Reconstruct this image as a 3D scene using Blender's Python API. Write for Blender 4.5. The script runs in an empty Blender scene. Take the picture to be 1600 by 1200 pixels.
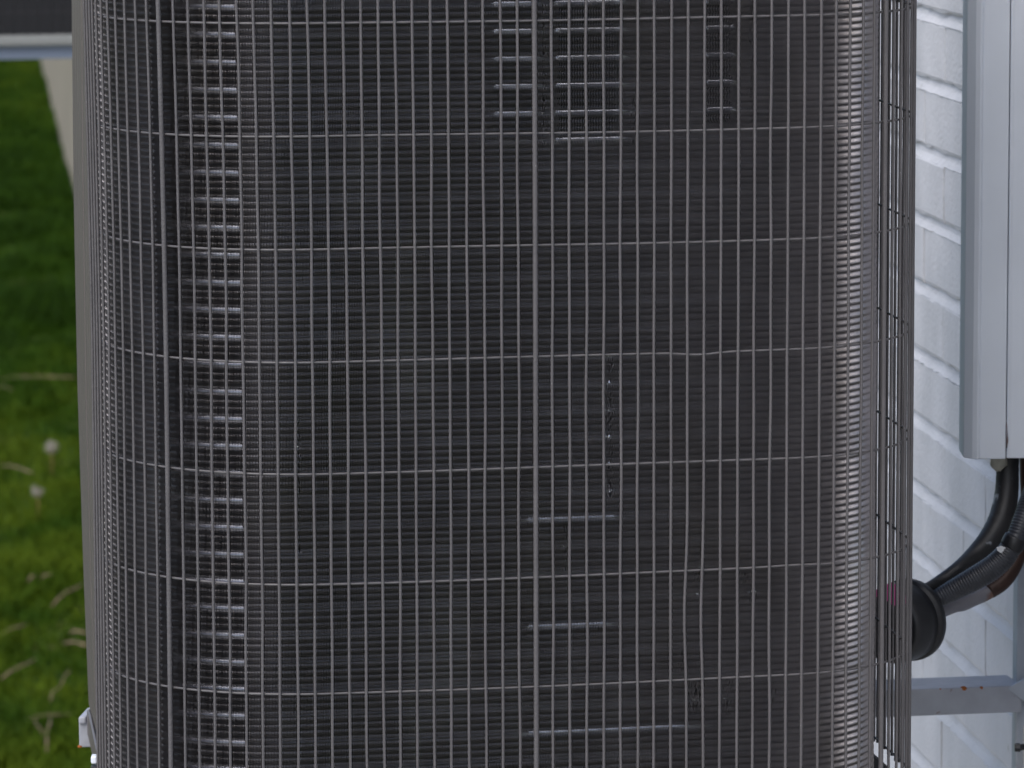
import bpy, math, random
import numpy as np
from math import sin, cos, pi, radians
from mathutils import Vector, noise
random.seed(7); rng = np.random.default_rng(7)
S = bpy.context.scene; C = S.collection

# ------------------------------------------------------------------ camera, sky, sun, exposure
F_PX, PITCH, ROLL, CAM_H = 8333.8, 0.13832, -0.00268, 3.4
cam_d = bpy.data.cameras.new('camera'); cam = bpy.data.objects.new('camera', cam_d); C.objects.link(cam)
cam_d.sensor_width = 36; cam_d.lens = F_PX / 1600 * 36
cam_d.clip_start = .1; cam_d.clip_end = 2000
cam_d.dof.use_dof = True; cam_d.dof.focus_distance = 4.98
cam_d.dof.aperture_fstop = 187.5 / 10.0
cam.location = (0, 0, CAM_H)
cam.rotation_mode = 'XYZ'
import mathutils
cam.rotation_euler = (mathutils.Matrix.Rotation(pi / 2 - PITCH, 3, 'X') @ mathutils.Matrix.Rotation(ROLL, 3, 'Z')).to_euler()
S.camera = cam
W = bpy.data.worlds.new('World'); S.world = W; W.use_nodes = True
nt = W.node_tree; bg = nt.nodes['Background']
sky = nt.nodes.new('ShaderNodeTexSky'); sky.sky_type = 'NISHITA'; sky.sun_disc = False
SUN_EL, SUN_AZ = radians(50), radians(213)     # azimuth measured clockwise from +Y
sky.sun_elevation = SUN_EL; sky.sun_rotation = SUN_AZ; sky.air_density = 1.0; sky.dust_density = 2.5
nt.links.new(sky.outputs[0], bg.inputs[0]); bg.inputs[1].default_value = 0.14
sd = bpy.data.lights.new('sun', 'SUN'); sun = bpy.data.objects.new('sun', sd); C.objects.link(sun)
sd.energy = 1.2; sd.angle = radians(46); sd.color = (1, .985, .975)
sv = Vector((sin(SUN_AZ) * cos(SUN_EL), cos(SUN_AZ) * cos(SUN_EL), sin(SUN_EL)))
sun.rotation_euler = (sv).to_track_quat('Z', 'Y').to_euler(); sun.location = (0, 0, 12)
S.view_settings.view_transform = 'Standard'; S.view_settings.look = 'None'
S.view_settings.exposure = 0.7; S.view_settings.gamma = 1; S.view_settings.use_curve_mapping = False

# ------------------------------------------------------------------ helpers
cp, sp = cos(PITCH), sin(PITCH)
def ray(px, py):
    a, b = (px - 800) / F_PX, (600 - py) / F_PX
    return Vector((a, cp + b * sp, -sp + b * cp))
def at(px, py, Y):            # the point of the place seen at pixel (px,py) and standing Y metres off
    r = ray(px, py); r = r * (Y / r.y); return Vector((r.x, r.y, r.z + CAM_H))

def mat(name, col, rough=.6, metal=0., bump=0., bscale=40., var=0., vscale=8., spec=.5, coat=0.):
    m = bpy.data.materials.new(name); m.use_nodes = True; t = m.node_tree; b = t.nodes['Principled BSDF']
    b.inputs['Roughness'].default_value = rough; b.inputs['Metallic'].default_value = metal
    b.inputs['Specular IOR Level'].default_value = spec; b.inputs['Coat Weight'].default_value = coat
    b.inputs['Base Color'].default_value = (*col, 1)
    tc = t.nodes.new('ShaderNodeTexCoord'); m['tc'] = 1
    if var:
        n = t.nodes.new('ShaderNodeTexNoise'); n.inputs['Scale'].default_value = vscale; n.inputs['Detail'].default_value = 6
        g = t.nodes.new('ShaderNodeNewGeometry'); t.links.new(g.outputs['Position'], n.inputs['Vector'])
        r = t.nodes.new('ShaderNodeValToRGB'); r.color_ramp.elements[0].position = .3; r.color_ramp.elements[1].position = .7
        r.color_ramp.elements[0].color = (*[c * (1 - var) for c in col], 1)
        r.color_ramp.elements[1].color = (*[min(1, c * (1 + var)) for c in col], 1)
        t.links.new(n.outputs[0], r.inputs[0]); t.links.new(r.outputs[0], b.inputs['Base Color'])
    if bump:
        n = t.nodes.new('ShaderNodeTexNoise'); n.inputs['Scale'].default_value = bscale; n.inputs['Detail'].default_value = 5
        g = t.nodes.new('ShaderNodeNewGeometry'); t.links.new(g.outputs['Position'], n.inputs['Vector'])
        bp = t.nodes.new('ShaderNodeBump'); bp.inputs['Strength'].default_value = bump; bp.inputs['Distance'].default_value = .002
        t.links.new(n.outputs[0], bp.inputs['Height']); t.links.new(bp.outputs[0], b.inputs['Normal'])
    return m

def ramp_mix(m, col2, scale, lo, hi, stretch=(1, 1, 1), detail=6, seed=0.):
    """spots of a second colour (dirt, rust, chipped paint) over a material"""
    t = m.node_tree; b = t.nodes['Principled BSDF']
    g = t.nodes.new('ShaderNodeNewGeometry'); mp = t.nodes.new('ShaderNodeMapping')
    mp.inputs['Scale'].default_value = stretch; mp.inputs['Location'].default_value = (seed, seed, seed)
    n = t.nodes.new('ShaderNodeTexNoise'); n.inputs['Scale'].default_value = scale; n.inputs['Detail'].default_value = detail
    r = t.nodes.new('ShaderNodeValToRGB'); r.color_ramp.elements[0].position = lo; r.color_ramp.elements[1].position = hi
    mx = t.nodes.new('ShaderNodeMix'); mx.data_type = 'RGBA'
    t.links.new(g.outputs['Position'], mp.inputs[0]); t.links.new(mp.outputs[0], n.inputs['Vector'])
    t.links.new(n.outputs[0], r.inputs[0]); t.links.new(r.outputs[0], mx.inputs[0])
    if b.inputs['Base Color'].is_linked: t.links.new(b.inputs['Base Color'].links[0].from_socket, mx.inputs[6])
    else: mx.inputs[6].default_value = b.inputs['Base Color'].default_value
    mx.inputs[7].default_value = (*col2, 1); t.links.new(mx.outputs[2], b.inputs['Base Color'])
    return m

def mesh(name, V, Fc, m, smooth=False):
    me = bpy.data.meshes.new(name); me.from_pydata([tuple(v) for v in V], [], Fc); me.update()
    if m: me.materials.append(m)
    if smooth: me.polygons.foreach_set('use_smooth', [True] * len(me.polygons))
    return me
def np_mesh(name, V, Q, m, smooth=False):
    """V (n,3) array, Q (k,4 or 3) array"""
    me = bpy.data.meshes.new(name); k, w = Q.shape
    me.vertices.add(len(V)); me.vertices.foreach_set('co', np.ascontiguousarray(V, dtype=np.float32).ravel())
    me.loops.add(k * w); me.loops.foreach_set('vertex_index', Q.astype(np.int32).ravel())
    me.polygons.add(k); me.polygons.foreach_set('loop_start', np.arange(0, k * w, w, dtype=np.int32))
    me.polygons.foreach_set('loop_total', np.full(k, w, dtype=np.int32))
    me.polygons.foreach_set('use_smooth', np.full(k, smooth, dtype=bool))
    me.update(calc_edges=True)
    if m: me.materials.append(m)
    return me
def obj(name, me, parent=None, **kw):
    o = bpy.data.objects.new(name, me); C.objects.link(o)
    if parent:
        o.parent = parent; o.matrix_parent_inverse = parent.matrix_world.inverted() if False else mathutils.Matrix.Translation(-Vector(parent.location))
    for k, v in kw.items(): o[k] = v
    return o
def thing(name, label, cat, loc, group=None):
    o = bpy.data.objects.new(name, None); C.objects.link(o); o.location = loc; o.empty_display_size = .1
    o['label'] = label; o['category'] = cat
    if group: o['group'] = group
    return o
def tube_data(pts, rad, n=8, cap=True):
    """a round bar along a list of points; rad a number or a list"""
    P = [Vector(p) for p in pts]; V = []; Fc = []
    if not hasattr(rad, '__len__'): rad = [rad] * len(P)
    up = Vector((0, 0, 1)); t0 = (P[1] - P[0]).normalized()
    if abs(t0.z) > .9: up = Vector((1, 0, 0))
    a = t0.cross(up).normalized()
    for i, p in enumerate(P):
        t = (P[min(i + 1, len(P) - 1)] - P[max(i - 1, 0)]).normalized()
        a = (a - t * a.dot(t)).normalized(); b = t.cross(a)
        for k in range(n):
            q = 2 * pi * k / n; V.append(p + (a * cos(q) + b * sin(q)) * rad[i])
    for i in range(len(P) - 1):
        for k in range(n):
            k2 = (k + 1) % n; Fc.append((i * n + k, i * n + k2, (i + 1) * n + k2, (i + 1) * n + k))
    if cap: Fc += [tuple(range(n - 1, -1, -1)), tuple(range((len(P) - 1) * n, len(P) * n))]
    return V, Fc
def tube(name, pts, rad, m, parent=None, n=8, **kw):
    V, Fc = tube_data(pts, rad, n); return obj(name, mesh(name, V, Fc, m, True), parent, **kw)
def spline(P, k=8):
    """Catmull-Rom through points (tuples may carry a radius as 4th value)"""
    P = [np.array(p, float) for p in P]; P = [2 * P[0] - P[1]] + P + [2 * P[-1] - P[-2]]; out = []
    for i in range(1, len(P) - 2):
        for j in range(k):
            t = j / k; a, b, c, d = P[i - 1:i + 3]
            out.append(.5 * (2 * b + (c - a) * t + (2 * a - 5 * b + 4 * c - d) * t * t + (3 * b - a - 3 * c + d) * t ** 3))
    out.append(P[-2]); return out
def extrude_z(prof, z0, z1, closed=True):
    """vertical prism from a plan outline"""
    n = len(prof); V = [(x, y, z0) for x, y in prof] + [(x, y, z1) for x, y in prof]; Fc = []
    for i in range(n if closed else n - 1): j = (i + 1) % n; Fc.append((i, j, n + j, n + i))
    if closed: Fc += [tuple(range(n - 1, -1, -1)), tuple(range(n, 2 * n))]
    return V, Fc
def box_axes(o, a, b, c):
    """box from corner o with edge vectors a b c"""
    o, a, b, c = map(Vector, (o, a, b, c))
    V = [o, o + a, o + a + b, o + b, o + c, o + a + c, o + a + b + c, o + b + c]
    return V, [(0, 3, 2, 1), (4, 5, 6, 7), (0, 1, 5, 4), (1, 2, 6, 5), (2, 3, 7, 6), (3, 0, 4, 7)]
def bevel(o, w, seg=2):
    md = o.modifiers.new('bevel', 'BEVEL'); md.width = w; md.segments = seg; md.limit_method = 'ANGLE'; return o

# ------------------------------------------------------------------ materials
M_WIRE = mat('taupe_coated_wire', (.094, .090, .094), .40, 0, .3, 300, .1, 30)
ramp_mix(M_WIRE, (.4, .4, .42), 420, .74, .76)
M_PANEL = mat('taupe_painted_steel', (.105, .089, .086), .42, 0, .25, 30, .05, 20)
M_FIN = mat('aluminium_fin', (.275, .262, .275), .30, .88, 0, 1, .12, 26)
ramp_mix(M_FIN, (.23, .215, .20), 9, .5, .8, (1, 1, .5))
ramp_mix(M_FIN, (.46, .45, .45), 7, .58, .78, (1, 1, .4), seed=4.3)
M_TUBE = mat('coil_tube', (.80, .84, .92), .07, 1.)
M_DARK = mat('interior_shade_black', (.012, .012, .014), .6)
M_BRICK = mat('white_painted_brick', (.60, .60, .622), .6, 0, .7, 160, .05, 12, spec=.25)
ramp_mix(M_BRICK, (.36, .36, .33), 34, .68, .80, seed=3)
ramp_mix(M_BRICK, (.47, .48, .50), 6, .42, .75, (1, 1, .4), seed=8)
M_DUCT = mat('pale_grey_duct', (.71, .76, .84), .42, 0, .1, 60, .04, 9)
M_STEEL = mat('pale_blue_grey_paint', (.34, .37, .42), .45, 0, .4, 120, .08, 25)
M_STEELR = mat('pale_paint_worn', (.33, .345, .385), .42, 0, .5, 120, .12, 25)
ramp_mix(M_STEELR, (.16, .07, .03), 70, .70, .74, seed=5)
M_RUST = mat('orange_rust', (.30, .09, .015), .85, 0, .6, 300, .4, 250)
M_RUBBER = mat('black_rubber', (.012, .013, .016), .42, 0, .3, 50, .2, 20)
M_PIPE = mat('weathered_black_insulation', (.02, .02, .022), .5, 0, .6, 60, .3, 25)
ramp_mix(M_PIPE, (.22, .24, .27), 42, .62, .66, seed=9)
M_FLEX = mat('grey_blue_conduit', (.03, .033, .042), .42, 0, .3, 90, .35, 50)
M_COPPER = mat('tarnished_copper', (.055, .028, .021), .5, .25, .5, 70, .4, 40)
M_TAPE = mat('worn_white_tape', (.19, .19, .22), .5, 0, .6, 60, .15, 20)
ramp_mix(M_TAPE, (.16, .09, .07), 30, .52, .62, seed=2)
M_MAGENTA = mat('magenta_tape', (.62, .03, .28), .5)
M_FOAM = mat('yellowed_foam', (.42, .41, .35), .9, 0, .8, 150, .1, 50)
M_STUCCO = mat('beige_render', (.26, .23, .175), .85, 0, .5, 20, .12, 2.2)

# ------------------------------------------------------------------ plan of the condenser: one path the guard follows
YAW, RL, RR, SL, WF, TL, TR = .1901, .19163, .16306, -.19995, .44269, 1.52489, 1.53561
PITCH_W, Q, Z0 = .016, .10346, CAM_H - .34405
_ds = .001; _s = np.arange(-.9, 1.6, _ds)
_th = np.where(_s < SL, YAW + (_s - SL) / RL, np.where(_s > SL + WF, YAW + (_s - SL - WF) / RR, YAW))
_th = _th + .19224 * np.clip(_s - SL - WF / 2, -WF / 2, WF / 2)
_th = np.clip(_th, YAW - TL, YAW + TR)
_x = np.concatenate([[0], np.cumsum(np.cos(_th) * _ds)]); _y = np.concatenate([[0], np.cumsum(np.sin(_th) * _ds)])
_s = np.concatenate([_s, [_s[-1] + _ds]]); _th = np.concatenate([_th, [_th[-1]]])
_i = np.argmin(abs(_s)); _x += .02203 - _x[_i]; _y += 4.88201 - _y[_i]
def gp(s, off=0.):            # a point of the guard's path, moved `off` metres inwards
    th = np.interp(s, _s, _th); return np.interp(s, _s, _x) - np.sin(th) * off, np.interp(s, _s, _y) + np.cos(th) * off
def px_of(x, y, z):
    z = z - CAM_H; d = y * cp - z * sp; return 800 + F_PX * x / d, 600 - F_PX * (y * sp + z * cp) / d
def s_at_px(px, py=600):      # path length where the guard is seen at column px
    ss = np.arange(-.5, .7, .002); v = [px_of(*gp(s, float(coil_off(s))), CAM_H - .7)[0] for s in ss]; return float(np.interp(px, v, ss))
_os = np.arange(-.6, 1.2, .005); _oo = np.interp(_os, [-.55, -.42, -.33, -.20, -.05, .35, .55, 1.1], [.0065, .0065, .0078, .0260, .0285, .033, .036, .036])
_oo = np.convolve(np.pad(_oo, 6, 'edge'), np.ones(13) / 13, 'valid')
def coil_off(s): return np.interp(s, _os, _oo)
def lean(s, z):               # the guard leans a little outwards at its top left
    h = np.clip((z - (Z0 - .32)) / .32, 0, 1.3); w = np.clip((.05 - s) / .4, 0, 1); return -.0034 * h ** 1.5 * w
S_END_L, S_END_R = -.545, 1.12
Z_TOP, Z_BOT = Z0 + .30, Z0 - 7 * Q - .022
unit = thing('condenser_unit', 'large outdoor air conditioner condenser with curved finned coil behind a taupe wire guard', 'air conditioner', (.0, 5.15, Z_BOT - .03))

# ------------------------------------------------------------------ guard: horizontal wires (behind), upright wires (in front)
for k in range(-2, 8):
    zz = Z0 - k * Q if k < 7 else Z_BOT + .004
    pts = []
    rr = random.Random(k)
    for s in np.arange(S_END_L, S_END_R + .001, .008):
        x, y = gp(s, .0024); t = s * 9 + k * 3.1
        dz = .0009 * sin(t) * sin(t * .37 + k) + (-.0022 * math.exp(-((s - .155) / .022) ** 2) if k == 3 else 0) + (.0012 * math.exp(-((s - .25) / .03) ** 2) if k == 5 else 0)
        pts.append((x + float(lean(s, zz)), y, zz + dz))
    tube('horizontal_wire', pts, .00115, M_WIRE, unit, 8)
i0, i1 = int(math.ceil((S_END_L + .004) / PITCH_W)), int(S_END_R / PITCH_W)
for i in range(i0, i1 + 1):
    j = i + 28; thick = (j - 6) % 22 == 0
    r = .0024 if thick else .00138
    s = i * PITCH_W + random.uniform(-.0005, .0005); pts = []
    ph, am = random.uniform(0, 6), random.uniform(.0001, .00045) * (0 if thick else 1)
    for z in np.arange(Z_BOT - (.004 if i % 2 else .002), Z_TOP + .001, .02):
        x, y = gp(s + am * sin(z * 17 + ph) + am * .6 * sin(z * 41 + ph * 2), -.0008 if thick else 0)
        if j in (37, 38):      # two wires pushed aside near the bottom
            e = math.exp(-((z - (Z0 - .56)) / .05) ** 2) * .0022; x -= e
        pts.append((x + float(lean(s, z)), y, z))
    tube('upright_bar' if thick else 'upright_wire', pts, r, M_WIRE, unit, 8)

# ------------------------------------------------------------------ coil: thin rippled fins, real sheets 1.5 mm apart, with tubes threaded through
FP = .00152
fs = np.arange(-.54, .62, FP); NF = len(fs)
WL = .00635; STEP = np.array([0., .14, .34, .58, .84]); rows_z = int((Z0 + .09 - (Z_BOT - .008)) / WL)
zz = (Z0 + .09 - (np.arange(rows_z)[:, None] + STEP[None, :]) * WL).ravel(); NZ = len(zz); phz = np.tile(STEP, rows_z)
cx, cy = gp(fs, coil_off(fs)); cth = np.arctan2(np.gradient(cy), np.gradient(cx)); cth = np.unwrap(cth)
tx, ty = np.cos(cth), np.sin(cth); nx, ny = -np.sin(cth), np.cos(cth)      # tangent, inward normal
view = np.arctan2(cx, cy)                                                  # bearing of each fin from the camera
align = -(view - (-cth))                                                   # angle that would line the fin up with the view
sA, sB, sC = s_at_px(246), s_at_px(382), s_at_px(572)
Sg, Zg = np.meshgrid(fs, zz, indexing='ij')
perp = -cth - view          # how far the line of sight departs from the fin's own normal
need = np.tan(cth + view)[:, None] * np.ones_like(Zg)
# combed-over fields of fins: part of the angle to the viewer is taken out
wgt = np.zeros_like(Zg)
wgt = np.where((Sg < sB) & (Sg > sA), 1., wgt); wgt = np.where((Sg >= sB) & (Sg < sC), 1., wgt); wgt = np.where(Sg <= sA, -.14, wgt); wgt = np.where(Sg > sC, -.22 - .28 * np.clip((Sg - .11) / .2, 0, 1), wgt)
wgt = np.where(Sg < s_at_px(176), -.16, wgt)
addang = np.where((Sg >= sB) & (Sg < sC), -.29, 0.) + np.where((Sg < sB) & (Sg > sA), np.interp(Sg, [sA, sA + (sB - sA) * .4, sB], [.42, .20, .07]), 0.) + np.where(Sg >= sC, np.interp(Sg, [sC, .1], [-.15, -.04]), 0.)
def patch(x0, x1, y0, y1, w):
    global wgt
    a, b = s_at_px(x0), s_at_px(x1); za, zb = Z0 - (y1 - 33) / 174.5 * Q, Z0 - (y0 - 33) / 174.5 * Q
    jag = .0022 * np.sin(Zg * 900) * np.sin(Zg * 371 + 1)
    hw = .10 * (b - a); vw = .008
    k = np.clip((Sg - a - jag) / hw, 0, 1) * np.clip((b + jag - Sg) / (hw * 2.2), 0, 1) * np.clip((Zg - za) / vw, 0, 1) * np.clip((zb - Zg) / vw, 0, 1)
    wgt = wgt * (1 - k) + w * k
patch(770, 852, -400, 232, .4); patch(866, 985, -400, 238, .95); patch(1100, 1152, -400, 215, .95)
patch(815, 985, 806, 850, .55); patch(815, 970, 978, 1018, .55); patch(800, 1130, 1144, 1186, .45)
lat_back = np.tan(np.clip(wgt * (cth + view)[:, None] + np.where((wgt > .3) & (wgt != 1.), 0, addang), -.95, .95))
amp = .00048 + .00010 * np.sin(Zg * 55 + Sg * 9); amp = np.where((wgt > .4) & (Sg > sA), amp * .5, amp)
amp = np.where((Sg > sA) & (Sg < sB), amp * .6, amp) * (1 + 1.3 * np.clip((Sg - .12) / .2, 0, 1)) * np.where(Sg <= sA, 3.0, 1)
slant = np.interp(phz, [0, .14, .34, .58, .84, 1], [.1, 1, .62, 0, -.9, .1]); notch = np.interp(phz, [0, .14, .34, .58, .84, 1], [1, .22, 0, 0, .25, 1])
lateral = amp * slant[None, :]
row_var = 1 + .14 * np.sin(np.floor((Z0 + .09 - Zg) / WL + 1e-4) * 1.57 + .4)
front = .0008 * notch[None, :] * row_var + .0003 * np.sin(Sg * 40 + Zg * 30)
# crushed seams
def seam(xp, y0, y1, wpx, push):
    global lateral, front
    a = s_at_px(xp); za, zb = Z0 - (y1 - 33) / 174.5 * Q, Z0 - (y0 - 33) / 174.5 * Q
    g = np.exp(-((Sg - a) / (wpx * .0006)) ** 2) * ((Zg > za) & (Zg < zb))
    nz = np.repeat(rng.normal(0, 1, (NF, (NZ + 1) // 2)), 2, axis=1)[:, :NZ]
    lateral = lateral + g * nz * .0005; front = front + g * (push + np.abs(nz) * .0008)
seam(953, 560, 790, 6, .0016); seam(467, 650, 860, 2.4, .0008); seam(851, -400, 232, 4, -.0004); seam(1171, -400, 232, 4, -.0004)
seam(883, 830, 905, 4, .0006); seam(988, 160, 235, 3, .0003)
for q in range(8): seam(random.uniform(1060, 1250), (y := random.uniform(760, 1120)), y + random.uniform(20, 80), random.uniform(6, 16), .0)
D_FIN = .022
wl_ = 1
V = np.zeros((NF, NZ, 4, 3), np.float32)
e = .00010                                            # folded leading edge gives each fin its visible thickness
ee = np.where((Sg > sA) & (Sg < sB), e * .6, e)
for c, (dep, la) in enumerate(((0., -ee), (0.0, ee), (.0001, 0.), (D_FIN, 0.))):
    L = lateral + la + dep * lat_back; Dp = front * (1 if dep < .001 else 0) + dep
    V[:, :, c, 0] = cx[:, None] + tx[:, None] * L + nx[:, None] * Dp + lean(Sg, Zg)
    V[:, :, c, 1] = cy[:, None] + ty[:, None] * L + ny[:, None] * Dp
    V[:, :, c, 2] = Zg
idx = np.arange(NF * NZ * 4).reshape(NF, NZ, 4)
qs = []
for c in (0, 2):
    qs.append(np.stack([idx[:, :-1, c], idx[:, 1:, c], idx[:, 1:, c + 1], idx[:, :-1, c + 1]], -1).reshape(-1, 4))
fin_me = np_mesh('coil_fins', V.reshape(-1, 3), np.concatenate(qs), M_FIN, True)
obj('coil_fins', fin_me, unit, kind='stuff')
# plainer fins where the coil runs on above the picture and round the hidden side
def plain_fins(ss, z0, z1):
    X, Y = gp(ss, coil_off(ss)); th = np.interp(ss, _s, _th); k = len(ss); P_ = np.zeros((k, 4, 3))
    for c, (dep, z) in enumerate(((0, z0), (D_FIN, z0), (D_FIN, z1), (0, z1))):
        P_[:, c, 0] = X - np.sin(th) * dep; P_[:, c, 1] = Y + np.cos(th) * dep; P_[:, c, 2] = z
    obj('coil_fins', np_mesh('coil_fins', P_.reshape(-1, 3), np.arange(k * 4).reshape(k, 4), M_FIN), unit, kind='stuff')
plain_fins(np.arange(-.54, 1.02, FP), Z0 + .092, Z_TOP - .005); plain_fins(np.arange(.6215, 1.02, FP), Z_BOT - .008, Z0 + .091)

# tubes, 25.4 mm apart
ztube0 = at(350, 8, 4.9).z
sp_t = .0254
for k in range(-8, 30):
    z = ztube0 - k * sp_t
    if z > Z_TOP - .03 or z < Z_BOT + .004: continue
    pts = [(lambda g: (g[0], g[1], z))(gp(s, float(coil_off(s)) + .0112)) for s in np.arange(-.54, 1.02, .012)]
    tube('coil_tube', pts, .0048, M_TUBE, unit, 10)

# dark sheet added behind the coil, standing in for the unlit interior
prof = [gp(s, float(coil_off(s)) + .034) for s in np.arange(-.54, 1.02, .02)]
Vv, Ff = extrude_z(prof, Z_BOT - .01, Z_TOP - .01, False)
obj('interior_shade_sheet', mesh('interior_shade_sheet', Vv, Ff, M_DARK), unit)

# ribbed side panel: goes on from the guard's left end to the rear corner
a = Vector((*gp(S_END_L, -.001), 0)); b = Vector((-.4485, 5.50, 0)); d = (b - a); Lp = d.length; d.normalize(); n_out = Vector((-d.y, d.x, 0))
if n_out.x > 0: n_out = -n_out
segs = [(0, .0), (.012, .0), (.013, .004), (.022, .004), (.023, -.002), (.034, -.002), (.035, .005), (.05, .005), (.051, .0005), (.06, .0005), (.061, .006)]
t = .061; lev = .006
tot = Lp
def flat(t0, t1, step):
    out = []; tt = t0
    while tt < t1: out += [(tt, .006), (tt + step * .86, .006), (tt + step * .88, .0052), (tt + step * .98, .0052)]; tt += step
    return out
g1 = tot * .47
segs += flat(.062, g1 - .004, (g1 - .066) / 4)
segs += [(g1 - .003, .006), (g1, .001), (g1 + .006, .001), (g1 + .009, .006)]
segs += flat(g1 + .01, tot - .02, (tot - g1 - .03) / 5)
segs += [(tot - .02, .006), (tot - .006, .006), (tot, .0), (tot - .004, -.02), (tot - .01, -.05)]
outer = [a + d * t + n_out * o for t, o in segs]
inner = [a + d * t + n_out * (o - .0016) for t, o in segs[:-2]]
cxy = [(p.x, p.y) for p in outer]
nzv = 26; Vv = []; Ff = []; nn_ = len(cxy)
for r in range(nzv):
    z = Z_BOT - .012 + (Z_TOP - Z_BOT + .012) * r / (nzv - 1)
    h = max(0, (Z0 - .05 - z) / .65)
    for i_, (x, y) in enumerate(cxy):
        tt_, oo_ = segs[i_]; bp = a + d * tt_; f_ = tt_ / tot
        pyy = px_of(-.44, bp.y, z)[1]; ky = [-600, 0, 300, 600, 885, 1100, 1200, 1260]
        pr = np.interp(pyy, ky, [114, 114, 116.3, 121.5, 130, 138, 153, 162]); pg = np.interp(pyy, ky, [129, 130, 131.5, 135, 141.5, 149, 158, 166]); pf = np.interp(pyy, ky, [149, 150, 151, 153, 157, 164, 167, 170])
        X = at(float(np.interp(f_, [0, .47, 1], [pf, pg, pr])), pyy, bp.y).x
        Vv.append((X + (.006 - oo_) if i_ < nn_ - 3 else X + (.006 if i_ == nn_ - 3 else .03 if i_ == nn_ - 2 else .08), y, z))
nn = len(cxy)
for r in range(nzv - 1):
    for i_ in range(nn - 1): Ff.append((r * nn + i_, r * nn + i_ + 1, (r + 1) * nn + i_ + 1, (r + 1) * nn + i_))
pan_o = obj('side_panel', mesh('side_panel', Vv, Ff, M_PANEL), unit)
sm = pan_o.modifiers.new('solid', 'SOLIDIFY'); sm.thickness = .0012; sm.offset = 0
# pale liner strip between panel and coil, at the foot
x, y = gp(S_END_L + .012, .006)
bx = box_axes((x - .002, y, Z_BOT - .02), (.005, 0, 0), (0, .012, 0), (0, 0, .035)); obj('corner_clip', mesh('corner_clip', *bx, M_STEELR), unit)

# base pan: tray that follows the guard, rounded rear left corner, rolled rim
rim = [gp(s, -.001) for s in np.arange(S_END_L, S_END_R, .02)]
rl = at(133, 1108, 5.50); zr = rl.z
rear = []
ax, ay = rim[0]
rear_pts = [(rl.x + .004, rl.y - .02), (rl.x + .001, rl.y + .0), (rl.x + .006, rl.y + .022), (rl.x + .02, rl.y + .036), (rl.x + .05, rl.y + .045)]
bx_, by_ = rim[-1]
fl = at(157, 1205, 5.17)
full = [(bx_ + .0, by_)] ; 
outl = rear_pts[::-1] + [(fl.x, fl.y), (ax - .006, ay - .05)] + [gp(s, -.004) for s in np.arange(S_END_L + .08, S_END_R, .02)]
def ring(off, z):
    P = [Vector((p[0], p[1])) for p in outl]; out = []
    for i_, p in enumerate(P):
        t_ = (P[(i_ + 1) % len(P)] - P[i_ - 1]).normalized(); nrm = Vector((-t_.y, t_.x)); out.append((p.x + nrm.x * off, p.y + nrm.y * off, z))
    return out
zt = zr
R = [ring(.020, zt - .026), ring(0, zt - .026), ring(0, zt), ring(.0018, zt + .0008), ring(.0032, zt - .0004), ring(.0034, zt - .016)]
n_ = len(outl); Vv = sum(R, []); Ff = []
for r in range(len(R) - 1):
    for i_ in range(n_): j_ = (i_ + 1) % n_; Ff.append((r * n_ + i_, r * n_ + j_, (r + 1) * n_ + j_, (r + 1) * n_ + i_))
Ff.append(tuple(range(n_ * (len(R) - 1), n_ * len(R)))); Ff.append(tuple(range(n_ - 1, -1, -1)))
obj('base_pan', mesh('base_pan', Vv, Ff, M_PANEL), unit)
# lid above the frame
lid = [(p[0], p[1]) for p in outl]; Vv, Ff = extrude_z(lid, Z_TOP, Z_TOP + .05); obj('top_panel', mesh('top_panel', Vv, Ff, M_PANEL), unit)

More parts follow.
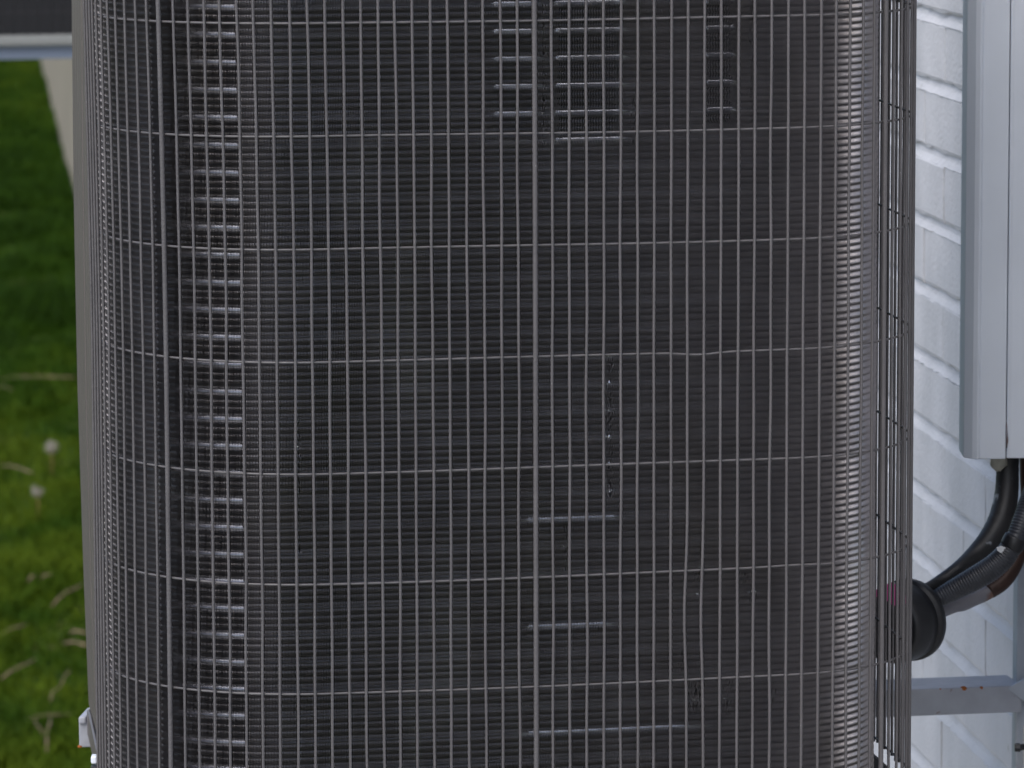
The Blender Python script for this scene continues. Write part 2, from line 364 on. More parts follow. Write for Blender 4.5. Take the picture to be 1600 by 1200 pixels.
# ------------------------------------------------------------------ house wall of painted bricks, running away to the left behind the unit
u = ray(-77, -374).normalized(); v = (Vector((0, 0, 1)) - u * u.z).normalized(); n = -(u.cross(v)).normalized()
WP = at(1430, 434, 6.37)                    # a point on a bed joint
c1 = at(1430, 1163, 6.37)
CH = abs((c1 - WP).dot(v)) / 7; LB = .262
hit = lambda px, py: (lambda r: r * ((WP - cam.location).dot(n) / r.dot(n)) + cam.location)(ray(px, py))
U0 = (hit(1477.5, 80) - WP).dot(u); V0 = (hit(1477.5, 80) - WP).dot(v); rowH = math.floor(V0 / CH)
wall = thing('brick_wall', 'white painted brick house wall running back beside the condenser', 'wall', (WP.x, WP.y, 0))
def wl(a_, b_, c_): return WP + u * a_ + v * b_ + n * c_
JH = .016; bh = CH - JH
def brick_mesh(seed, nu=10, nv=4):
    rr = random.Random(seed); L = LB - .0025; Vv = []; Ff = []
    for j in range(nv + 1):
        for i in range(nu + 1):
            a_ = [0, .012, .14, .28, .42, .56, .70, .84, .93, .988, 1][i]; b_ = [0, .045, .5, .955, 1][j]
            ju = (noise.noise((j * .9 + seed * 7, 3.1, seed)) * .0022) * (1 if i in (0, nu) else 0)
            jv = (noise.noise((i * .8 + seed * 5, 9.1, seed)) * .0026 - (rr.random() ** 4) * .003) * (1 if j == 0 else 0) + (noise.noise((i * .8 + seed * 5, 19.1, seed)) * .0024 + (rr.random() ** 4) * -.003) * (1 if j == nv else 0)
            e_ = min(a_ * L, (1 - a_) * L, b_ * bh, (1 - b_) * bh)
            dp = (-.0007 if i in (0, nu) and j not in (0, nv) else -.0016) if e_ < 1e-6 else noise.noise((a_ * 7 + seed * 3, b_ * 3, .5)) * .0009
            Vv.append((a_ * L + ju, b_ * bh + jv, dp))
    if True:
        for j in range(nv):
            for i in range(nu):
                k = j * (nu + 1) + i; Ff.append((k, k + 1, k + nu + 2, k + nu + 1))
        rimi = [i for i in range(nu)] + [nu + j * (nu + 1) for j in range(nv)] + [nv * (nu + 1) + i for i in range(nu, 0, -1)] + [j * (nu + 1) for j in range(nv, 0, -1)]
        base = len(Vv)
        for k in rimi: Vv.append((Vv[k][0], Vv[k][1], -.03))
        m_ = len(rimi)
        for k in range(m_): Ff.append((rimi[(k + 1) % m_], rimi[k], base + k, base + (k + 1) % m_))
    return Vv, Ff
BR = []
for q in range(6):
    Vv, Ff = brick_mesh(q); me = mesh('brick', Vv, Ff, M_BRICK, False); BR.append(me)
Rm = mathutils.Matrix((u, v, n)).transposed()           # columns u v n
# u,v,n is left-handed or right-handed; keep an explicit placement matrix
near, far_c = [], []
rows = range(-14, 26); U_N = -2.9
for r_ in rows:
    offs = U0 + (0 if (r_ - rowH) % 2 == 0 else LB / 2)
    k0 = math.floor((U_N + .3 - offs) / LB)
    for k in range(k0, k0 + 225):
        a_ = offs + k * LB; b_ = r_ * CH
        isnear = (-1.35 < a_ < 1.1) and (-10 <= r_ <= 8)
        (near if isnear else far_c).append((a_, b_))
for a_, b_ in near:
    me = random.choice(BR); o = obj('brick', me)
    mw = Rm.to_4x4(); mw.translation = wl(a_ + .0012, b_, random.uniform(-.0008, .0012)) - Vector(wall.location)
    o.parent = wall; o.matrix_basis = mw
# the rest of the bricks as one mesh of simple blocks
A = np.array(far_c); k = len(A)
loc = np.array([(0.0035, 0, -.03), (LB - .0035, 0, -.03), (LB - .0035, bh, -.03), (.0035, bh, -.03), (0.0035, 0, 0), (LB - .0035, 0, 0), (LB - .0035, bh, 0), (.0035, bh, 0)])
P3 = loc[None] + np.concatenate([A, np.zeros((k, 1))], 1)[:, None, :]
Wm = np.array([u, v, n]); P3 = P3 @ Wm + np.array(WP)
qd = np.array([(4, 5, 6, 7), (0, 1, 5, 4), (1, 2, 6, 5), (2, 3, 7, 6), (3, 0, 4, 7)])
obj('bricks_beyond', np_mesh('bricks_beyond', P3.reshape(-1, 3), (qd[None] + np.arange(k)[:, None, None] * 8).reshape(-1, 4), M_BRICK), wall, kind='stuff')
# mortar: weathered bed joints, sloping out to the brick below
Vv = []; Ff = []
ua = np.concatenate([[U_N], np.arange(-2.7, 1.6, .02), [3, 6, 12, 25, 42]])
for r_ in list(rows) + [rows[-1] + 1]:
    b_ = r_ * CH; base = len(Vv)
    for uu in ua:
        w1 = noise.noise((uu * 22, r_ * 5.3, 0)) * .0022; w2 = noise.noise((uu * 45, r_ * 3.3, 7)) * .0020
        for (vv, cc) in ((b_ + .002, -.008), (b_ - .001, -.0065 + w1 * .4), (b_ - JH * .6 + w2 * .5, -.0034 + w1), (b_ - JH - .001 + w2, .0006 + w1 * .5), (b_ - JH - .006 + w2, -.004), ): Vv.append(wl(uu, vv, cc))
    for i_ in range(len(ua) - 1):
        for j_ in range(4): k = base + i_ * 5 + j_; Ff.append((k, k + 5, k + 6, k + 1))
obj('mortar', mesh('mortar', Vv, Ff, M_BRICK, False), wall, kind='stuff')
bx = box_axes(wl(U_N, rows[0] * CH - .5, -.2), u * 59, v * (CH * 40 + .5), n * .1945); obj('wall_core', mesh('wall_core', *bx, M_BRICK), wall)
bx = box_axes(wl(U_N, rows[0] * CH - 2.6, -.2), u * 59, v * (2.6 - JH), n * .24); obj('foundation', mesh('foundation', *bx, M_STUCCO), wall)

# ------------------------------------------------------------------ ground, low wall, lawn
def gnd(px, py): r = ray(px, py); return r * (-CAM_H / r.z) + cam.location
mg = bpy.data.materials.new('lawn_soil'); mg.use_nodes = True; t = mg.node_tree; b = t.nodes['Principled BSDF']; b.inputs['Roughness'].default_value = .95; b.inputs['Specular IOR Level'].default_value = .1
g = t.nodes.new('ShaderNodeNewGeometry'); n1 = t.nodes.new('ShaderNodeTexNoise'); n1.inputs['Scale'].default_value = 3.5; n1.inputs['Detail'].default_value = 8
r1 = t.nodes.new('ShaderNodeValToRGB'); r1.color_ramp.elements[0].color = (.012, .03, .002, 1); r1.color_ramp.elements[0].position = .36; r1.color_ramp.elements[1].color = (.075, .065, .025, 1); r1.color_ramp.elements[1].position = .72
el = r1.color_ramp.elements.new(.52); el.color = (.028, .06, .004, 1)
t.links.new(g.outputs['Position'], n1.inputs['Vector']); t.links.new(n1.outputs[0], r1.inputs[0]); t.links.new(r1.outputs[0], b.inputs['Base Color'])
gr = obj('ground', mesh('ground', [(-400, -60, 0), (400, -60, 0), (400, 900, 0), (-400, 900, 0)], [(0, 1, 2, 3)], mg), kind='structure')
M_BOUNCE = mat('bounce_concrete', (.30, .29, .27), .9, 0, .4, 60, .15, 1.5)
pv = obj('bounce_slab', mesh('bounce_slab', [(-45, -45, .004), (.4, -45, .004), (.4, 10.5, .004), (-45, 10.5, .004), (-45, -45, -.1), (.4, -45, -.1), (.4, 10.5, -.1), (-45, 10.5, -.1)], [(0, 1, 2, 3), (4, 5, 1, 0), (5, 6, 2, 1), (6, 7, 3, 2), (7, 4, 0, 3)], M_BOUNCE), kind='structure')  # unseen pale slab, added to bounce light up onto the fins and unit
lw0, lw1 = gnd(115, 300), gnd(62, 88)
dl = (lw1 - lw0).normalized(); a0 = lw0 - dl * 14; nl = Vector((dl.y, -dl.x, 0))
bx = box_axes(a0, dl * 40, nl * .25, (0, 0, 1.15))
o = obj('low_wall', mesh('low_wall', *bx, M_STUCCO), label='beige rendered low wall beyond the lawn, top left of the photo', category='wall'); bevel(o, .015)

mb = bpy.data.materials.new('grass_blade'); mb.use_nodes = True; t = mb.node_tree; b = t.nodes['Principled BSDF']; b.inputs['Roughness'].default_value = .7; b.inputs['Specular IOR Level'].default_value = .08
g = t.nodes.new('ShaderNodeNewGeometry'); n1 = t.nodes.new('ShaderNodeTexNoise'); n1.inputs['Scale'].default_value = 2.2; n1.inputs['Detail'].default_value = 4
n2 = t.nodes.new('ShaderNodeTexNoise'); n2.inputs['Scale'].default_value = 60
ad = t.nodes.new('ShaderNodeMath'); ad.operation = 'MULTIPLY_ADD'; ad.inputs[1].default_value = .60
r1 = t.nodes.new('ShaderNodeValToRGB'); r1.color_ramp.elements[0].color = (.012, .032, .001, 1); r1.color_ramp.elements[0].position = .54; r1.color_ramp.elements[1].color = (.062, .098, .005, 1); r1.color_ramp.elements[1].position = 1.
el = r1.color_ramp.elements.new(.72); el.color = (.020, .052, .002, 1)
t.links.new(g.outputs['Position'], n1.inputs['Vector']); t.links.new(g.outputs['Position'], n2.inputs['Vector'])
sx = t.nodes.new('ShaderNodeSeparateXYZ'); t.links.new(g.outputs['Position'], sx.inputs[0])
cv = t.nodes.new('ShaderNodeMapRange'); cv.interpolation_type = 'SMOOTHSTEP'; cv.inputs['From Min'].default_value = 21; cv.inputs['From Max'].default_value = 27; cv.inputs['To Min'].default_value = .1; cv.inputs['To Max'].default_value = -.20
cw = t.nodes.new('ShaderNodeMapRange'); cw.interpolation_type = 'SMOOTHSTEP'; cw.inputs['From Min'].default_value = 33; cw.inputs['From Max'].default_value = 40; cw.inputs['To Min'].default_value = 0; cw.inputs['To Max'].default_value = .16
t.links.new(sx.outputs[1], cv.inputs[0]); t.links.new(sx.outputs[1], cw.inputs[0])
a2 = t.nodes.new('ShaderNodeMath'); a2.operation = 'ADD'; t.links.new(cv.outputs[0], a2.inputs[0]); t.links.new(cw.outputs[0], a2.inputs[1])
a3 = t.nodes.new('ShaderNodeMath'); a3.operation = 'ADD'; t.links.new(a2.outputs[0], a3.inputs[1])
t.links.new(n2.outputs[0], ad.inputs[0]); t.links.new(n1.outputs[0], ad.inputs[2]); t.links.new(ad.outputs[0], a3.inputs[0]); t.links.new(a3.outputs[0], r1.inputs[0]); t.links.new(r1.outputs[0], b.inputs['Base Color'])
NB = 230000
yy = 13.5 + 33 * rng.random(NB) ** 1.25
xc = -.55 * yy / 8.4 * .98 - .12; xr = rng.random(NB) * 2 - 1
xx = np.where(rng.random(NB) < .62, (-.0925 + .014 * xr) * yy, (-.085 + .055 * xr) * yy)
# keep clear of bare patches
nzv = np.array([noise.noise((x_ * 2.3, y_ * .9, 4.)) for x_, y_ in zip(xx[::1], yy[::1])])
keep = (nzv < .14) | (rng.random(NB) < .3); xx, yy, nzv = xx[keep], yy[keep], nzv[keep]; NB = len(xx)
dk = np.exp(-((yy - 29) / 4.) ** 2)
hh = (.028 + .05 * rng.random(NB) ** 1.5) * (1.15 - .9 * np.clip(nzv, -.4, .5)); ang = rng.random(NB) * 2 * pi; w = .0022 + .002 * rng.random(NB)
ln = hh * (.2 + .9 * rng.random(NB)); la = rng.random(NB) * 2 * pi
Vb = np.zeros((NB, 5, 3)); dx, dy = np.cos(ang) * w, np.sin(ang) * w
Vb[:, 0] = np.stack([xx - dx, yy - dy, 0 * xx], 1); Vb[:, 1] = np.stack([xx + dx, yy + dy, 0 * xx], 1)
mx_, my_ = xx + np.cos(la) * ln * .3, yy + np.sin(la) * ln * .3
Vb[:, 2] = np.stack([mx_ + dx * .8, my_ + dy * .8, hh * .6], 1); Vb[:, 3] = np.stack([mx_ - dx * .8, my_ - dy * .8, hh * .6], 1)
Vb[:, 4] = np.stack([xx + np.cos(la) * ln, yy + np.sin(la) * ln, hh], 1)
ii = np.arange(NB)[:, None] * 5
T = np.concatenate([ii + [0, 1, 2], ii + [0, 2, 3], ii + [3, 2, 4]])
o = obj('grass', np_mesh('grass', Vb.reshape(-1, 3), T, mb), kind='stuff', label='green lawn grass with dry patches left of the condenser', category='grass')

# straw stalks lying in the lawn
M_STRAW = mat('dry_straw', (.21, .15, .10), .85, 0, 0, 1, .45, 30)
ST = [((80, 965), (132, 932), 4.5), ((108, 1008), (136, 1012), 5), ((98, 1024), (138, 1032), 5), ((0, 1080), (55, 1052), 4.5), ((72, 1195), (78, 1145), 5), ((40, 1145), (112, 1140), 3.5),
      ((52, 1145), (66, 1172), 4), ((0, 1012), (42, 997), 4), ((95, 1090), (108, 1070), 3), ((62, 922), (80, 918), 5), ((0, 742), (52, 758), 3.2), ((0, 605), (118, 606), 4.5), ((0, 618), (20, 626), 5), ((78, 1115), (95, 1095), 3), ((44, 925), (54, 920), 6)]
SL_ = ['long slanting dry stalk rising to the side panel, above the two short level ones', 'upper of two short dry stalks touching the side panel', 'lower of two short dry stalks touching the side panel',
       'slanting dry stalk at the left edge below the middle of the lawn', 'upright dry stalk at the foot of the lawn, right of the slanting small one', 'long level dry stalk just left of the bracket tip',
       'small slanting dry stalk under the long level one near the bracket', 'dry stalk at the left edge level with the pair touching the panel', 'short steep dry stalk left of and above the bracket tip',
       'tiny pale level stalk left of the long slanting one by the panel', 'thin dry stalk at the left edge just above the ragged dandelion', 'long thin level stalk crossing the lawn above the round dandelion',
       'short dry stalk at the left edge just under the long thin crossing one', 'short slanting stalk left of and just above the bracket tip, the lower one', 'tiny stubby pale stalk in the lawn below the dandelions']
for (p, q, wd) in ST:
    A_, B_ = gnd(*p), gnd(*q); mid = (A_ + B_) / 2; Lh = (B_ - A_).length
    rr_ = wd * .5 * A_.y / F_PX * .8; h0 = .045
    A_.z = h0; B_.z = h0 + .01; c_ = (A_ + B_) / 2; c_.z = h0 + .012; c_.x += random.uniform(-.01, .01)
    # sink back along the view so that the stalk lies on top of the blades where it is seen
    pts = [A_, (A_ + c_) / 2 + Vector((0, 0, .004)), c_, (c_ + B_) / 2 + Vector((.003, 0, -.002)), B_]
    Vv, Ff = tube_data(pts, [rr_ * k for k in (.7, 1, .9, 1, .5)], 6)
    o = bpy.data.objects.new('dry_stalk', mesh('dry_stalk', Vv, Ff, M_STRAW, True)); C.objects.link(o)
    o['label'] = SL_[ST.index((p, q, wd))]; o['category'] = 'dry stalk'; o['group'] = 'dry stalks lying in the lawn'
# dandelion clocks
M_SEED = mat('seed_fluff', (.34, .31, .29), .9); M_STEM = mat('brown_green_stem', (.16, .11, .03), .7)
def dandelion(px, py, rad_px, stem_px, label, broken):
    g0 = gnd(px, py + stem_px); Y = g0.y
    hd = at(px, py, Y); R_ = rad_px * Y / F_PX
    T_ = thing('dandelion', label, 'dandelion', g0)
    tube('stem', [g0, g0 + (hd - g0) * .5 + Vector((.004, 0, 0)), hd], .0035, M_STEM, T_, 6)
    Vv = []; Ff = []
    N = 120
    for k in range(N):
        z_ = 1 - 2 * (k + .5) / N; a_ = k * 2.39996; r_ = math.sqrt(1 - z_ * z_); dd = Vector((r_ * cos(a_), r_ * sin(a_), z_))
        if broken and dd.z > .25 and dd.x > -.3: continue
        c_ = hd + dd * R_ * random.uniform(.6, 1.12); base_ = hd + dd * R_ * .15
        s_ = dd.cross(Vector((0, .3, 1))).normalized(); t_ = dd.cross(s_)
        b0 = len(Vv); Vv += [base_ - s_ * .0006, base_ + s_ * .0006, c_]; Ff.append((b0, b0 + 1, b0 + 2))
        rr_ = R_ * .16
        for j in range(5):
            q_ = j * 1.2566 + random.random(); e_ = (s_ * cos(q_) + t_ * sin(q_)); f_ = dd.cross(e_)
            b0 = len(Vv); Vv += [c_, c_ + e_ * rr_ + dd * rr_ * .4 + f_ * .0016, c_ + e_ * rr_ + dd * rr_ * .4 - f_ * .0016]; Ff.append((b0, b0 + 1, b0 + 2))
    obj('seed_head', mesh('seed_head', Vv, Ff, M_SEED), T_)
dandelion(80, 697, 10.5, 55, 'dandelion with a full round white seed head on a brown stem', False)
dandelion(58, 765, 10, 50, 'dandelion with a ragged half blown seed head, the lower one', True)

# ------------------------------------------------------------------ neighbouring condenser on its own bracket, top left
Yn = 13.7; hx = -1.12   # heights below the camera as for the near unit
zb = at(50, 93, Yn).z; zm = at(50, 72, Yn).z; ztp = at(50, 55, Yn).z
xl, xr_ = at(-120, 80, Yn).x, at(470, 80, Yn).x
yw = .19; fx = Vector((cos(yw), sin(yw), 0)); fy = Vector((-sin(yw), cos(yw), 0)); On = Vector((xl, Yn - .02, 0)); Wn = xr_ - xl
nu_ = thing('condenser_unit', 'distant dark condenser unit, blurred, beyond the lawn edge at the top left corner', 'air conditioner', (xl + Wn / 2, Yn + .3, zm))
def rrect(x0, x1, y0, y1, r, k=6):
    P = []
    for cx_, cy_, a0_ in ((x1 - r, y0 + r, -pi / 2), (x1 - r, y1 - r, 0), (x0 + r, y1 - r, pi / 2), (x0 + r, y0 + r, pi)):
        for i in range(k + 1): a_ = a0_ + pi / 2 * i / k; P.append((cx_ + r * cos(a_), cy_ + r * sin(a_)))
    return [((On + fx * p[0] + fy * p[1]).x, (On + fx * p[0] + fy * p[1]).y) for p in P]
M_PAN2 = mat('dull_pan_paint', (.20, .21, .205), .6)
Vv, Ff = extrude_z(rrect(0, Wn, 0, .6, .1), zm, ztp); bevel(obj('base_pan', mesh('base_pan', Vv, Ff, M_PAN2), nu_), .006)
M_NW = mat('dark_wire', (.03, .03, .034), .6); M_NR = mat('dull_blue_paint', (.15, .185, .25), .6)
M_NC = mat('dark_coil', (.006, .0065, .009), .8, 0, .5, 300)
Vv, Ff = extrude_z(rrect(.03, Wn - .03, .03, .57, .1), ztp, ztp + .95); obj('coil', mesh('coil', Vv, Ff, M_NC, False), nu_)
Vv, Ff = extrude_z(rrect(0, Wn, 0, .6, .1), ztp + .95, ztp + 1.0); obj('top_panel', mesh('top_panel', Vv, Ff, M_PANEL), nu_)
path_n = rrect(0, Wn, 0, .6, .1, 8)
acc = [0]
for p, q in zip(path_n, path_n[1:] + path_n[:1]): acc.append(acc[-1] + math.dist(p, q))
px_, py_ = [p[0] for p in path_n] + [path_n[0][0]], [p[1] for p in path_n] + [path_n[0][1]]
for k in range(int(acc[-1] / .032)):
    s = k * .032; X, Y = np.interp(s, acc, px_), np.interp(s, acc, py_)
    Vv, Ff = tube_data([(X, Y, ztp), (X, Y, ztp + .95)], .0010, 5); obj('upright_wire', mesh('upright_wire', Vv, Ff, M_NW, True), nu_)
for k in range(9):
    z = ztp + .06 + k * .105; pts = [(p[0], p[1], z) for p in path_n] + [(path_n[0][0], path_n[0][1], z)]
    Vv, Ff = tube_data(pts, .0009, 5); obj('horizontal_wire', mesh('horizontal_wire', Vv, Ff, M_NW, True), nu_)

def wall_x_at(Y, c_=0.):      # x of the brick face at depth Y
    k = (Y - WP.y) / u.y; return (WP + u * k).x + c_
def bracket(name, label, o_, fx, L, z_bot, z_top, fl, m1, m2, rail_z0, rail_z1):
    """L-section arm: upright face towards the camera, flat flange behind it"""
    T_ = thing(name, label, 'bracket', (o_.x, o_.y, z_bot))
    fy = Vector((-fx.y, fx.x, 0)); P = Vector((o_.x, o_.y, z_bot)); H = z_top - z_bot
    sec = [(0, 0), (.004, 0), (.004, H - .004), (fl, H - .004), (fl, H), (0, H)]
    Vv = [P + fy * a_ + fx * (a_ * .32) + Vector((0, 0, b_)) for a_, b_ in sec] + [P + fx * L + fy * a_ + Vector((0, 0, b_)) for a_, b_ in sec]
    Ff = [(0, 1, 7, 6), (1, 2, 8, 7), (2, 3, 9, 8), (3, 4, 10, 9), (4, 5, 11, 10), (5, 0, 6, 11), (0, 5, 4, 3, 2, 1), (6, 7, 8, 9, 10, 11)]
    arm = bevel(obj('arm', mesh('arm', Vv, Ff, m2), T_), .0012)
    return T_, arm, P, fy, H
# neighbour's bracket
T_, arm, P, fy_, H = bracket('wall_bracket', 'distant pale blue grey bracket arm under the blurred condenser at top left', On + fx * -.08 + fy * .02, fx, Wn + .25, zb, zm, .05, M_NR, M_NR, 0, 0)

# ------------------------------------------------------------------ our bracket: arm from wall to beyond the unit's left side
Ya = 5.66
pR_t, pR_b = at(1425, 1079, Ya), at(1425, 1121, Ya); zt_, zb_ = pR_t.z, pR_b.z
ywb = .17; fxb = Vector((cos(ywb), sin(ywb), 0))
xl_ = at(122, 1140, Ya - .15).x
o_ = Vector((xl_, Ya - (pR_t.x - xl_) * math.tan(ywb), 0)); xw = wall_x_at(Ya + .03)
Lw = (xw - .004 - xl_) / cos(ywb)
T_, arm, P, fyb, H = bracket('wall_bracket', 'pale blue grey steel bracket with rust spots between the near condenser and brick wall', o_, fxb, Lw, zb_, zt_, .062, M_STEEL, M_STEELR, 0, 0)
# end stop at the left tip, with rust
bx = box_axes(P + Vector((0, -.004, H - .004)), fxb * .008, fyb * .05 + fxb * .014, (0, 0, .008)); e_ = bevel(obj('end_cap', mesh('end_cap', *bx, M_STEELR), T_), .002)
for (px0, py0, r0) in ((1505, 1071, .0025), (1532, 1059.5, .0016), (127, 1121, .002), (124, 1169, .0016), (1468, 1066, .001)):
    c_ = at(px0, py0, 5.66 + (px0 - 1425) * .00011)
    kk = (c_ - P).dot(fxb); fr = abs(px0 - 1505) > 60 or True
    # rust blisters sit on the front edge of the flange
    c_ = P + fxb * ((at(px0, py0, Ya + (px0 - 1425) * .00012) - P).dot(fxb)) + Vector((0, 0, H - .001)) + fyb * .0005
    if py0 == 1169: c_.z = zb_ + .001
    Vv = []; Ff = []
    for j in range(7):
        for k in range(8):
            a_, b_ = pi * j / 6, 2 * pi * k / 8; q_ = 1 + random.uniform(-.2, .2)
            Vv.append(c_ + Vector((sin(a_) * cos(b_) * 1.5, sin(a_) * sin(b_) * .5, cos(a_))) * r0 * q_)
    for j in range(6):
        for k in range(8): Ff.append((j * 8 + k, j * 8 + (k + 1) % 8, (j + 1) * 8 + (k + 1) % 8, (j + 1) * 8 + k))
    obj('rust_blister', mesh('rust_blister', Vv, Ff, M_RUST, True), T_)
# wall rail (upright channel) and gusset
cR = P + fxb * Lw; 
rx0 = at(1592, 1000, Ya).x; rx1 = wall_x_at(Ya + .05)
bx = box_axes((rx0, Ya + .032, zb_ - .30), (rx1 - rx0 + .02, .0, 0), (0, .045, 0), (0, 0, .30 + .20)); bevel(obj('rail', mesh('rail', *bx, M_STEEL), T_), .002)
ga, gb_ = at(1573, 1078, Ya + .018), at(1606, 1104, Ya + .018)
Vv, Ff = box_axes(ga, gb_ - ga, Vector((0, .004, 0)), Vector((.03, 0, .018))); obj('gusset', mesh('gusset', Vv, Ff, M_STEEL), T_)
c_ = at(1592, 1170, Ya + .0)
Vv, Ff = tube_data([c_ + Vector((-.0055, 0, 0)), c_ + Vector((.0, 0, 0)), c_ + Vector((.0001, 0, 0)), c_ + Vector((.03, .02, 0))], [.0048, .005, .0036, .0036], 6); obj('bolt', mesh('bolt', Vv, Ff, M_RUBBER), T_)
# front arm under the unit, below the picture
T2, arm2, P2, _, _ = bracket('wall_bracket', 'pale steel arm under the front edge of the near condenser', Vector((xl_ + .06, o_.y - .42, 0)), fxb, Lw + .06, zr - .026 - H, zr - .026, .05, M_STEEL, M_STEELR, 0, 0)
# small anchor at bottom left of the pan
c_ = at(145, 1186, 5.25); Vv, Ff = box_axes(c_ + Vector((-.003, 0, -.004)), (.006, 0, 0), (0, .012, 0), (0, 0, .008)); bevel(obj('pan_bolt', mesh('pan_bolt', Vv, Ff, M_DUCT), unit), .0015)
c_ = at(143, 1196, 5.25); Vv, Ff = box_axes(c_ + Vector((-.002, 0, -.010)), (.007, 0, 0), (0, .012, 0), (0, 0, .010)); bevel(obj('foot_clip', mesh('foot_clip', Vv, Ff, M_RUBBER), unit), .001)

# ------------------------------------------------------------------ line cover on the wall
Yd = 5.55
zc = at(1545, 719.5, Yd).z; x0 = at(1519, 700, Yd).x; xw = wall_x_at(Yd + .04)
cov = thing('pipe_cover', 'pale grey rectangular pipe cover fixed upright on the brick wall at the right edge', 'pipe cover', (x0, Yd, zc))
ux = Vector((u.x, u.y, 0)).normalized() * .064
xs = at(1573, 700, Yd).x
ztop_c = CAM_H + 1.2
xq = at(1505, 700, Yd + .011).x
prof = [(x0, Yd - .0), (x0 + .0045, Yd - .0022), (x0 + .0065, Yd - .0022), (x0 + .0078, Yd), (xs - .0012, Yd), (xs - .0012, Yd + .03), (xq + .012, Yd + .062), (xq - .0005, Yd + .062), (xq, Yd + .011)]
Vv, Ff = extrude_z(prof, zc, ztop_c); bevel(obj('cover', mesh('cover', Vv, Ff, M_DUCT), cov), .0012)
prof = [(xs - .0002, Yd + .0015), (xs + .004, Yd + .0005), (xw + .02, Yd + .0005), (xw + .02, Yd + .062), (xs, Yd + .062)]
Vv, Ff = extrude_z(prof, zc + .0008, ztop_c); bevel(obj('back_channel', mesh('back_channel', Vv, Ff, M_DUCT), cov), .0008)
Vv = []; Ff = []
c_ = at(1560, 722, Yd + .02)
for j in range(9):
    for k in range(12):
        a_, b_ = pi * j / 8, 2 * pi * k / 12; d_ = Vector((sin(a_) * cos(b_) * 1.1, sin(a_) * sin(b_), cos(a_) * 1.3)); q_ = 1 + .35 * noise.noise(d_ * 2.2)
        Vv.append(c_ + d_ * .0085 * q_)
for j in range(8):
    for k in range(12): Ff.append((j * 12 + k, j * 12 + (k + 1) % 12, (j + 1) * 12 + (k + 1) % 12, (j + 1) * 12 + k))
obj('foam_plug', mesh('foam_plug', Vv, Ff, M_FOAM, True), cov)
tube('drip_stain', [at(1572.5, 662, Yd) + Vector((0, -.0008, 0)), at(1573.5, 690, Yd) + Vector((0, -.001, 0)), at(1572.5, 702, Yd) + Vector((0, -.0008, 0))], [.0004, .0013, .0005], M_TAPE, cov, 6)

# ------------------------------------------------------------------ pipes and their cap
def px_path(L, k=9):
    out = spline([(*at(px, py, Y), r * Y / F_PX) for px, py, Y, r in L], k)
    return [p[:3] for p in out], [p[3] for p in out]
Yc = 5.46
pts, rad = px_path([(1575, 690, 5.585, 18), (1574, 735, 5.585, 18), (1572, 775, 5.58, 19), (1564, 812, 5.57, 20.5), (1547, 843, 5.56, 19), (1522, 869, 5.55, 15), (1496, 891, 5.53, 12), (1466, 911, 5.52, 10), (1440, 926, 5.50, 9), (1415, 940, 5.49, 8.5)])
rad = [r * (1 + .03 * noise.noise((i * .7, 1, 2))) for i, r in enumerate(rad)]
o = tube('insulated_pipe', pts, rad, M_PIPE, None, 18, label='thick black weathered insulated pipe curving down from the pipe cover to the black cap', category='pipe')
# corrugated conduit: ribs are real
def corrugated(L, pitch, depth, lo=0., hi=1.):
    pts, rad = px_path(L, 60); P = [Vector(p) for p in pts]; acc = [0]
    for a_, b_ in zip(P, P[1:]): acc.append(acc[-1] + (b_ - a_).length)
    N = int(acc[-1] / pitch * 4); out = []; rr = []
    for i in range(N + 1):
        s = acc[-1] * i / N; f = s / acc[-1]
        out.append([float(np.interp(s, acc, [p[k] for p in P])) for k in range(3)])
        r = float(np.interp(s, acc, rad)); rr.append(r + (depth * (.5 - .5 * cos(2 * pi * s / pitch)) - depth / 2 if lo <= f <= hi else 0))
    return out, rr
cd = thing('flexible_conduit', 'blue grey ribbed flexible conduit entering the black cap between the other two pipes', 'conduit', at(1540, 900, 5.5))
p_, r_ = corrugated([(1640, 700, 5.56, 17), (1618, 762, 5.53, 17), (1604, 800, 5.51, 17), (1590, 836, 5.50, 16.5), (1584, 848, 5.50, 16)], .0032, .0011); tube('upper_conduit', p_, r_, M_FLEX, cd, 20)
pts, rad = px_path([(1587, 840, 5.50, 18), (1583, 850, 5.50, 19.5), (1578, 858, 5.50, 18.5)], 4); tube('coupling', pts, rad, M_RUBBER, cd, 20)
p_, r_ = corrugated([(1581, 854, 5.50, 17), (1569, 871, 5.50, 18.5), (1548, 890, 5.50, 19.5), (1520, 907, 5.50, 19), (1492, 922, 5.50, 17), (1464, 937, 5.50, 15), (1430, 955, 5.5, 14)], .0030, .0007, .0, .95); tube('lower_conduit', p_, r_, M_FLEX, cd, 20)
M_WHITE = mat('white_paint_splash', (.55, .57, .6), .6)
cc = at(1565, 866, 5.50) + Vector((0, -.0098, .003)); Vv = [cc + Vector(q) * .001 for q in ((-7, .3, 4.5), (-2, -.4, 6.2), (6.5, .2, 3.2), (7.5, .8, -.5), (5, 0, -3.8), (-.5, -.5, -2.5), (-5.5, -.3, 1))]
o = obj('paint_splash', mesh('paint_splash', Vv, [tuple(range(6, -1, -1))], M_WHITE), cd); o.modifiers.new('s', 'SOLIDIFY').thickness = .0006
cu = thing('copper_pipe', 'brown copper pipe with worn white tape on its lower end, lowest of the three pipes', 'pipe', at(1560, 930, 5.56))
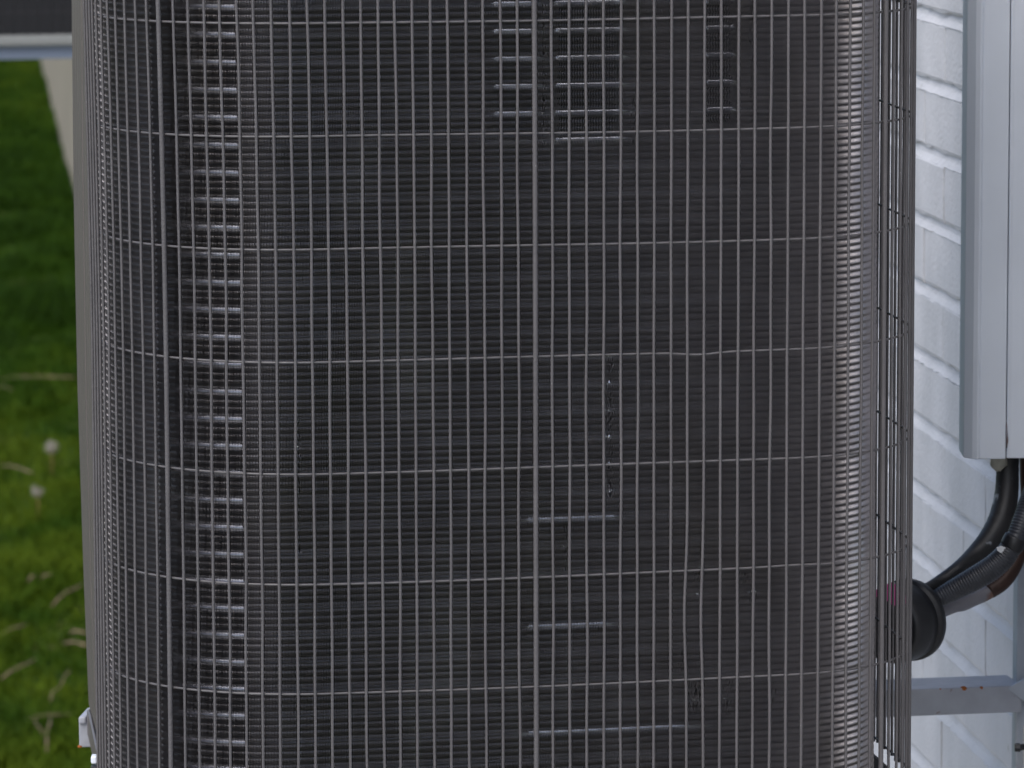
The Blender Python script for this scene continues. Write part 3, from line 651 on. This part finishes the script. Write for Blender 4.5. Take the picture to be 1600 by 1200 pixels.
pts, rad = px_path([(1602, 690, 5.60, 10), (1603, 740, 5.60, 10), (1604, 800, 5.60, 10), (1598, 850, 5.59, 11), (1583, 888, 5.575, 12.5), (1566, 911, 5.565, 13), (1545, 926, 5.56, 12.5)]); tube('bare_run', pts, rad, M_COPPER, cu, 14)
pts, rad = px_path([(1553, 922, 5.56, 10), (1540, 929, 5.56, 11.5), (1522, 937, 5.555, 11.5), (1503, 945, 5.55, 12), (1490, 949, 5.545, 10.5), (1475, 955, 5.54, 10.5), (1450, 966, 5.52, 10)]); tube('taped_run', pts, rad, M_TAPE, cu, 14)
# cap: closed cup facing the camera's left, flange at its far rim
capc = at(1413, 972, Yc + .02); axd = Vector((.62, .78, .03)).normalized()
cap = thing('end_sleeve', 'round black rubber pipe cap beside the wire guard that the three pipes enter', 'rubber cap', capc)
Rr = 66 * 5.5 / F_PX
def lathe(c_, ax, prof, n=48):
    a_ = ax.cross(Vector((0, 0, 1))).normalized(); b_ = ax.cross(a_); Vv = []; Ff = []
    for h_, r_ in prof:
        for k in range(n): q = 2 * pi * k / n; Vv.append(c_ + ax * h_ + (a_ * cos(q) + b_ * sin(q)) * r_)
    for i in range(len(prof) - 1):
        for k in range(n): Ff.append((i * n + k, i * n + (k + 1) % n, (i + 1) * n + (k + 1) % n, (i + 1) * n + k))
    return Vv, Ff
Vv, Ff = lathe(capc, axd, [(-.034, 0), (-.034, Rr * .80), (-.032, Rr * .88), (-.026, Rr * .93), (-.012, Rr * .95), (0, Rr * .955), (.001, Rr * .92), (.003, Rr * .92), (.004, Rr * .99), (.008, Rr), (.013, Rr * .99), (.015, Rr * .95), (.015, 0)])
obj('cup', mesh('cup', Vv, Ff, M_RUBBER, True), cap)
tp = [at(x_, y_, Yc - .055) for x_, y_ in ((1362, 928), (1378, 916), (1394, 912), (1410, 924), (1417, 936))]; tq = [at(x_, y_, Yc - .055) for x_, y_ in ((1362, 934), (1378, 934), (1394, 948), (1410, 946), (1417, 944))]
Vv = tp + tq; Ff = [(i, i + 5, i + 6, i + 1) for i in range(4)]
o = obj('marker_tape', mesh('marker_tape', Vv, Ff, M_MAGENTA), cap); o.modifiers.new('s', 'SOLIDIFY').thickness = .0008
